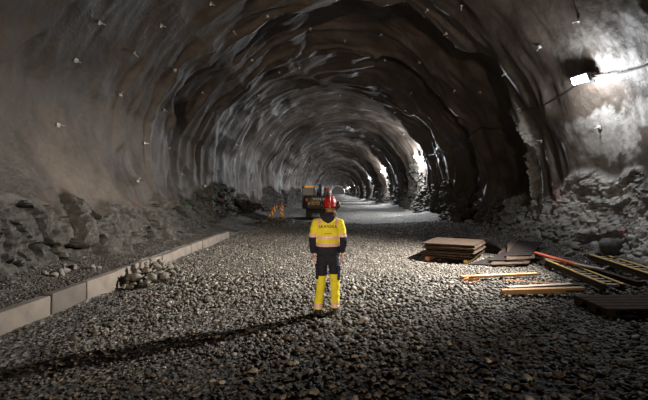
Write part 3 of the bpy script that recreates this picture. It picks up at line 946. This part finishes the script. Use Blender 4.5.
bm = bmesh.new(); box(bm, (0, .02, .74), (1.5, .03, .05)); bm_obj('lower_edge', bm, MAT['machine_low'], cw)
# cab at left
cb = thing('tmp', '', '')
bpy.data.objects.remove(cb)
bm = bmesh.new()
for (x_, y_) in ((-1.08, .95), (-.28, .95), (-1.08, 2.5), (-.28, 2.5)): box(bm, (x_, y_, 1.62), (.08, .08, 1.2), bev=.01)
box(bm, (-.68, 1.72, 2.2), (.92, 1.68, .09), bev=.03); box(bm, (-.68, 1.72, 1.05), (.9, 1.65, .5), bev=.03); box(bm, (-.68, .96, 1.45), (.82, .05, .36))
cab = bm_obj('cab', bm, MAT['machine'], ex)
bm = bmesh.new(); box(bm, (-.68, .955, 1.88), (.74, .02, .54)); bm_obj('rear_window', bm, MAT['glass'], cab)
bm = bmesh.new(); box(bm, (-1.085, 1.72, 1.75), (.02, 1.4, .8)); box(bm, (-.275, 1.72, 1.75), (.02, 1.4, .8)); bm_obj('side_windows', bm, MAT['glass'], cab)
bm = bmesh.new(); box(bm, (-.62, .93, 2.22), (.66, .10, .13), bev=.02); bm_obj('roof_sign', bm, MAT['roof_sign'], cab)['label'] = 'lit amber strip on the cab roof'
bm = bmesh.new(); box(bm, (-.68, 1.5, 1.3), (.5, .4, .12), bev=.03); box(bm, (-.68, 1.3, 1.6), (.46, .12, .6), bev=.04); bm_obj('driver_seat', bm, MAT['black'], cab)
bm = bmesh.new(); tube(bm, [(-1.1, 1.0, 1.7), (-1.25, .95, 1.85), (-1.3, .95, 1.98)], .018, 8); box(bm, (-1.3, .94, 1.98), (.17, .05, .24), bev=.02); bm_obj('mirror', bm, MAT['black'], ex)
bm = bmesh.new(); tube(bm, [(.02, .9, 1.5), (.02, .9, 1.95), (.0, .8, 2.05)], .06, 12); cyl(bm, (.02, .9, 1.68), .1, .34); bm_obj('exhaust', bm, MAT['machine_low'], ex)
bm = bmesh.new(); tube(bm, [(.25, .9, 1.5), (.25, .9, 2.0), (.7, .9, 2.0), (.7, .9, 1.5)], .022, 8); bm_obj('handrail', bm, MAT['black'], ex)
bm = bmesh.new()
tube(bm, [(.25, 2.3, 1.1), (.25, 2.9, 2.0), (.25, 3.9, 2.3), (.25, 5.2, 1.9)], [.17, .2, .2, .13], 8, flat=.7)
bm_obj('boom', bm, MAT['machine'], ex)
bm = bmesh.new(); tube(bm, [(.25, 5.2, 2.0), (.25, 5.6, 1.2), (.25, 5.3, .5)], [.14, .12, .09], 8, flat=.7); bm_obj('dipper_arm', bm, MAT['machine'], ex)
bm = bmesh.new()
for k in range(7):
    a_ = -.6 + k * .45; box(bm, (.25, 5.2 - .32 * math.cos(a_), .38 + .32 * math.sin(a_)), (.8, .16, .03), (a_ + PI / 2, 0, 0))
for s in (-.4, .4): cyl(bm, (.25 + s, 5.2, .38), .32, .03, 'X', 20)
bm_obj('bucket', bm, MAT['machine_low'], ex)
bm = bmesh.new(); box(bm, (.62, 1.2, 1.83), (.34, .4, .66), (0, .1, 0), bev=.05); bm_obj('engine_cover', bm, MAT['machine'], ex)
bm = bmesh.new(); box(bm, (.70, .96, 2.0), (.24, .12, .34), (0, .15, 0), bev=.03); bm_obj('orange_cover', bm, MAT['orange'], ex)['label'] = 'orange cover on top'

# ------------------------------------------------------------------ person (facing down the tunnel, +y)
PX, PY = -.15, 5.92
pz = fh(PX, PY) + .035
person = thing('person', 'person in yellow and navy work clothes and red helmet, standing with back turned', 'person', (PX, PY, pz), (0, 0, .04))
person.scale = (.93, .95, 1)
HX = .035
LF, RF = (-.155, -.03), (.118, .03)
hips = ((-.09, 0, .80), (.09, 0, .80)); knees = ((-.11, .0, .46), (.116, .02, .46)); ank = ((LF[0], LF[1], .10), (RF[0], RF[1], .10))
SH = ((-.178, 0, 1.335), (.178, 0, 1.335)); EL = ((-.242, -.025, 1.09), (.245, -.03, 1.09)); WR = ((-.236, .05, .90), (.232, .05, .90))

def hand(bm, s, w):
    """slightly curled relaxed hand hanging from wrist w"""
    w = Vector(w)
    palm = w + Vector((0, .01, -.055))
    ball(bm, w + Vector((0, .004, -.012)), (.021, .028, .03), 12, 8)
    ball(bm, palm, (.017, .040, .050), 14, 10)
    for k, (dy, L, r_) in enumerate(((.032, .070, .0088), (.011, .080, .0092), (-.010, .074, .0088), (-.030, .058, .0078))):
        b0 = palm + Vector((0, dy * .9, -.025)); b1 = palm + Vector((0, dy, -.05)); ins = -s
        b2 = b1 + Vector((ins * .006, .006, -L * .45)); b3 = b2 + Vector((ins * .014, .006, -L * .32)); b4 = b3 + Vector((ins * .018, .003, -L * .18))
        tube(bm, [b0, b1, b2, b3, b4], [r_, r_ * 1.06, r_, r_ * .92, r_ * .7], 8)
        ball(bm, b4, r_ * .72, 8, 6)
    t0 = palm + Vector((-s * .004, .03, .022)); t1 = t0 + Vector((-s * .014, .026, -.02)); t2 = t1 + Vector((-s * .008, .012, -.03)); t3 = t2 + Vector((-s * .004, .002, -.022))
    tube(bm, [t0, t1, t2, t3], [.013, .0125, .0105, .0075], 8); ball(bm, t3, .0078, 8, 6)

# body: one continuous surface
bm = bmesh.new()
loft(bm, [(0, 0, .76, .10, .09), (0, 0, .82, .155, .105), (0, 0, .92, .155, .10), (0, 0, 1.05, .135, .095), (0, 0, 1.2, .155, .10), (0, .0, 1.32, .165, .095), (0, -.005, 1.385, .10, .075), (0, .0, 1.42, .062, .062)])
tube(bm, [(0, -.01, 1.36), (0, .0, 1.45), (HX, .012, 1.53)], [.06, .055, .056], 16)
for i in (0, 1):
    tube(bm, [hips[i], knees[i], ank[i], (ank[i][0], ank[i][1] - .005, .05)], [.08, .052, .042, .04], 16)
    tube(bm, [(hips[i][0] * .7, 0, .88), hips[i]], [.085, .085], 16)
    tube(bm, [(SH[i][0] * .7, 0, 1.345), SH[i], EL[i], WR[i]], [.055, .052, .038, .026], 14)
    hand(bm, -1 if i == 0 else 1, WR[i])
    ball(bm, (ank[i][0], ank[i][1] + .05, .045), (.038, .11, .032), 14, 8)
hc = Vector((HX, .02, 1.575))
ball(bm, hc, (.073, .092, .10), 24, 16); ball(bm, hc + Vector((0, .028, -.06)), (.05, .058, .055), 18, 12); ball(bm, hc + Vector((0, .06, -.098)), (.024, .022, .02), 12, 8)
tube(bm, [hc + Vector((0, .085, .01)), hc + Vector((0, .108, -.028)), hc + Vector((0, .095, -.036))], [.009, .015, .011], 10)
for s in (-1, 1):
    ball(bm, hc + Vector((s * .03, .075, .022)), (.022, .014, .008), 10, 6)
    ball(bm, hc + Vector((s * .036, .07, -.03)), (.022, .02, .02), 10, 6)
    ball(bm, hc + Vector((s * .074, -.005, -.01)), (.010, .022, .032), 10, 8)
body = link('body', fuse(bm, .0055, 3), MAT['skin'], person)
for s in (-1, 1):
    bm = bmesh.new(); ball(bm, hc + Vector((s * .03, .083, .003)), .0115, 12, 8); bm_obj('eye', bm, MAT['eye'], person, True)
bm = bmesh.new(); ball(bm, hc + Vector((0, .088, -.066)), (.022, .01, .007), 12, 6); bm_obj('lips', bm, MAT['lip'], person, True)

# trousers
bm = bmesh.new()
loft(bm, [(0, 0, .72, .12, .095), (0, 0, .78, .172, .118), (0, 0, .86, .178, .122), (0, 0, .94, .165, .115), (0, 0, .97, .155, .108)])
for i in (0, 1):
    tube(bm, [(hips[i][0], 0, .84), (hips[i][0] * 1.06, .0, .68), knees[i], ((knees[i][0] + ank[i][0]) / 2, (knees[i][1] + ank[i][1]) / 2 - .01, .28), (ank[i][0], ank[i][1], .14), (ank[i][0], ank[i][1], .078)],
         [.092, .088, .074, .07, .07, .073], 20)
me = fuse(bm, .008, 5, .006, 3)
tr = link('trousers', me, [MAT['navy'], MAT['hivis'], MAT['band']], person)
def trouser_paint(x_, y_, z_):
    yl = .565 + .02 * (x_ > 0)
    m = np.zeros(len(x_)); m[z_ < yl] = 1
    m[(z_ < .165) & (z_ > .10)] = 2
    m[(z_ < .40) & (z_ > .345) & (np.abs(x_) > 9)] = 2
    return m
paint(me, trouser_paint)
for s, col, z_ in ((-1, 'navy', .60), (1, 'blue', .58)):
    bm = bmesh.new(); box(bm, (s * .172, -.015, z_ + .02), (.045, .13, .21), (0, s * .05, 0), bev=.016, seg=3); box(bm, (s * .178, -.015, z_ + .10), (.045, .14, .06), (0, s * .05, 0), bev=.012)
    bm_obj('cargo_pocket', bm, MAT[col], person, True, 50)['label'] = 'hanging side pocket'
for s in (-1, 1):
    bm = bmesh.new(); box(bm, (s * .085, -.118, .80), (.11, .022, .13), (.06, 0, s * .1), bev=.008); bm_obj('back_pocket', bm, MAT['navy'], person, True, 50)

# jacket
bm = bmesh.new()
loft(bm, [(0, 0, .875, .188, .132), (0, 0, .93, .186, .132), (0, 0, 1.03, .178, .128), (0, 0, 1.15, .188, .13), (0, -.004, 1.27, .204, .13), (0, -.006, 1.345, .195, .118), (0, -.006, 1.395, .135, .098), (0, 0, 1.43, .085, .082)], 36, 2.3)
for i in (0, 1):
    tube(bm, [(SH[i][0] * .6, -.004, 1.35), (SH[i][0] * 1.0, -.004, 1.335), ((SH[i][0] * .55 + EL[i][0] * .45) * 1.03, -.015, 1.225), EL[i], ((EL[i][0] + WR[i][0]) / 2, .02, .99), WR[i]], [.075, .08, .074, .064, .058, .046], 20)
me = fuse(bm, .008, 5, .007, 8)
jk = link('jacket', me, [MAT['navy'], MAT['hivis'], MAT['band']], person)
def jacket_paint(x_, y_, z_):
    m = np.zeros(len(x_)); sl = np.abs(x_) > .185
    m[(~sl) & (z_ > 1.0)] = 1
    m[sl & (z_ > 1.135)] = 1
    m[(~sl) & (z_ > 1.0) & (z_ < 1.055)] = 2
    m[(~sl) & (z_ > 1.105) & (z_ < 1.15)] = 2
    m[sl & (z_ > 1.135) & (z_ < 1.185)] = 2
    m[(np.abs(np.abs(x_) - .135) < .022) & (z_ > 1.30)] = 2
    return m
paint(me, jacket_paint)
# lettering on the back, laid on the cloth
jb = BVHTree.FromPolygons([v.co[:] for v in me.vertices], [p.vertices[:] for p in me.polygons])
def lay_on_back(tm, zc, arch=0.0, off=.003):
    bmx = bmesh.new(); bmx.from_mesh(tm)
    bmesh.ops.triangulate(bmx, faces=bmx.faces)
    bmesh.ops.subdivide_edges(bmx, edges=[e for e in bmx.edges if e.calc_length() > .012], cuts=1)
    for v in bmx.verts:
        x_, z_, dep = v.co.x, v.co.y + zc - arch * v.co.x ** 2, v.co.z
        h = jb.ray_cast(Vector((x_, -1, z_)), Vector((0, 1, 0)))
        y_ = h[0].y if h[0] is not None else -.13
        v.co = Vector((x_, y_ - off - dep, z_))
    bmx.to_mesh(tm); bmx.free()
    return tm
o = link('lettering', lay_on_back(text_mesh('SKANSKA', .060, .002, .0010, 1.12), 1.292, .5), MAT['navy'], jk); o['label'] = 'dark lettering across the back'
bm = bmesh.new()
for k in range(9): box(bm, (-.05 + .0125 * k, .0, 0), (.007, .012, .003))
mt = bpy.data.meshes.new('m'); bm.to_mesh(mt); bm.free()
o = link('small_print', lay_on_back(mt, 1.19), MAT['navy'], jk); o['label'] = 'small dark print below the lettering'

# hood lying on the shoulders
bm = bmesh.new()
ring = [(.092 * math.cos(a), .078 * math.sin(a) - .012, 1.455 - .012 * math.sin(a)) for a in np.linspace(0, 2 * PI, 25)]
tube(bm, ring, .034, 12)
loft(bm, [(0, -.105, 1.325, .012, .018), (0, -.108, 1.36, .06, .034), (0, -.102, 1.40, .105, .048), (0, -.09, 1.44, .125, .055), (0, -.07, 1.475, .105, .05), (0, -.06, 1.49, .07, .03)])
link('hood', fuse(bm, .007, 5, .005, 5), MAT['navy'], person)
# hair under the helmet
bm = bmesh.new()
ball(bm, hc + Vector((0, -.018, -.005)), (.083, .088, .085), 22, 14)
ball(bm, hc + Vector((0, -.062, -.055)), (.068, .04, .05), 16, 10)
tube(bm, [hc + Vector((.03, -.085, -.05)), hc + Vector((.075, -.09, -.085)), hc + Vector((.085, -.07, -.13))], [.022, .02, .008], 10)
bmesh.ops.delete(bm, geom=[v for v in bm.verts if v.co.y > hc.y + .045], context='VERTS')
bm_obj('hair', bm, MAT['hair'], person, True)
# red helmet
bm = bmesh.new()
hz = 1.592
rr = []
N_ = 32
for k in range(9):
    t_ = k / 8 * PI / 2
    rx, ry, z_ = .108 * math.cos(t_) ** .75, .138 * math.cos(t_) ** .75, hz + .145 * math.sin(t_)
    rr.append([bm.verts.new((rx * math.cos(a), .015 + ry * math.sin(a), z_)) for a in np.linspace(0, 2 * PI, N_, endpoint=False)])
for r0, r1 in zip(rr[:-1], rr[1:-1]):
    for k in range(N_): bm.faces.new((r0[k], r0[(k + 1) % N_], r1[(k + 1) % N_], r1[k]))
top = bm.verts.new((0, .015, hz + .147))
for k in range(N_): bm.faces.new((rr[-2][k], rr[-2][(k + 1) % N_], top))
bmesh.ops.delete(bm, geom=rr[-1], context='VERTS')
outer = []
for k, a in enumerate(np.linspace(0, 2 * PI, N_, endpoint=False)):
    fr = max(0, math.sin(a)) ** 2
    outer.append(bm.verts.new(((.116) * math.cos(a), .015 + (.147 + .045 * fr) * math.sin(a), hz - .012 - .012 * fr)))
for k in range(N_): bm.faces.new((outer[k], outer[(k + 1) % N_], rr[0][(k + 1) % N_], rr[0][k]))
hm = bm_obj('helmet', bm, MAT['helmet'], person, True, 50)
hm.location.x = HX
sol = hm.modifiers.new('thickness', 'SOLIDIFY'); sol.thickness = .004
bm = bmesh.new(); tube(bm, [(0, .015 + .128 * math.sin(a), hz + .012 + .140 * math.cos(a) ** .9 if math.cos(a) > 0 else hz + .012) for a in np.linspace(-1.35, 1.35, 15)], .010, 8, flat=2.0)
bm_obj('ridge', bm, MAT['helmet'], hm, True, 50)
bm = bmesh.new(); tube(bm, [(.095 * math.cos(a), .015 + .118 * math.sin(a), hz - .02) for a in np.linspace(PI + .25, 2 * PI - .25, 13)], .011, 8); box(bm, (0, -.112, hz - .022), (.05, .025, .032), bev=.006)
bm_obj('headband', bm, MAT['black'], hm, True, 50)
for s in (-1, 1):
    bm = bmesh.new(); ball(bm, (s * .132, .0, hz + .008), (.034, .05, .06), 18, 12); tube(bm, [(s * .10, .0, hz + .03), (s * .125, .0, hz + .02), (s * .142, .0, hz - .02)], .007, 8)
    ball(bm, (s * .105, .0, hz - .025), (.018, .042, .05), 14, 10)
    bm_obj('ear_defender', bm, MAT['black'], person, True).location.x = HX
# boots
for i in (0, 1):
    ax, ay = ank[i][0], ank[i][1]
    tn = (-.12, .12)[i]
    bm = bmesh.new()
    loft(bm, [(0, .05, .0, .046, .135), (0, .05, .022, .050, .138), (0, .048, .05, .047, .128), (0, .03, .085, .042, .088), (0, .006, .12, .040, .048), (0, .002, .18, .040, .044)], 24, 2.4)
    o = bm_obj('boot', bm, MAT['boot'], person, True, 60); o.scale = (1.12, 1.05, 1.1); o.location = (ax, ay, -.026); o.rotation_euler = (0, 0, -tn)
    bm = bmesh.new(); loft(bm, [(0, .05, -.006, .048, .138), (0, .05, .016, .052, .142)], 24, 2.4)
    s_ = bm_obj('sole', bm, MAT['rubber'], o)

# ------------------------------------------------------------------ lights
w = bpy.data.worlds.new('world'); SC.world = w; w.use_nodes = True
w.node_tree.nodes['Background'].inputs[0].default_value = (.02, .02, .022, 1); w.node_tree.nodes['Background'].inputs[1].default_value = .0

# work lamp standing behind the photographer, shining down the bore
spot('work_lamp', (-1.2, -13.5, 1.25), (-2.6, 20, 6.0), 11500, (1.0, .76, .54), 46, 1.0, .25)

# ------------------------------------------------------------------ camera
cam = bpy.data.cameras.new('camera'); co = bpy.data.objects.new('camera', cam); COL.objects.link(co)
co.location = (0, 0, CAM_H); co.rotation_euler = (PI / 2, 0, 0)
cam.sensor_width = 36; cam.lens = 36 * FPX / 648
cam.shift_x = -(VX - 324) / 648; cam.shift_y = -(200 - VY) / 648
cam.clip_end = 800; cam.clip_start = .05
SC.camera = co
vs_ = SC.view_settings
vs_.view_transform = 'Standard'; vs_.look = 'None'; vs_.exposure = 0.0; vs_.gamma = 1; vs_.use_curve_mapping = False
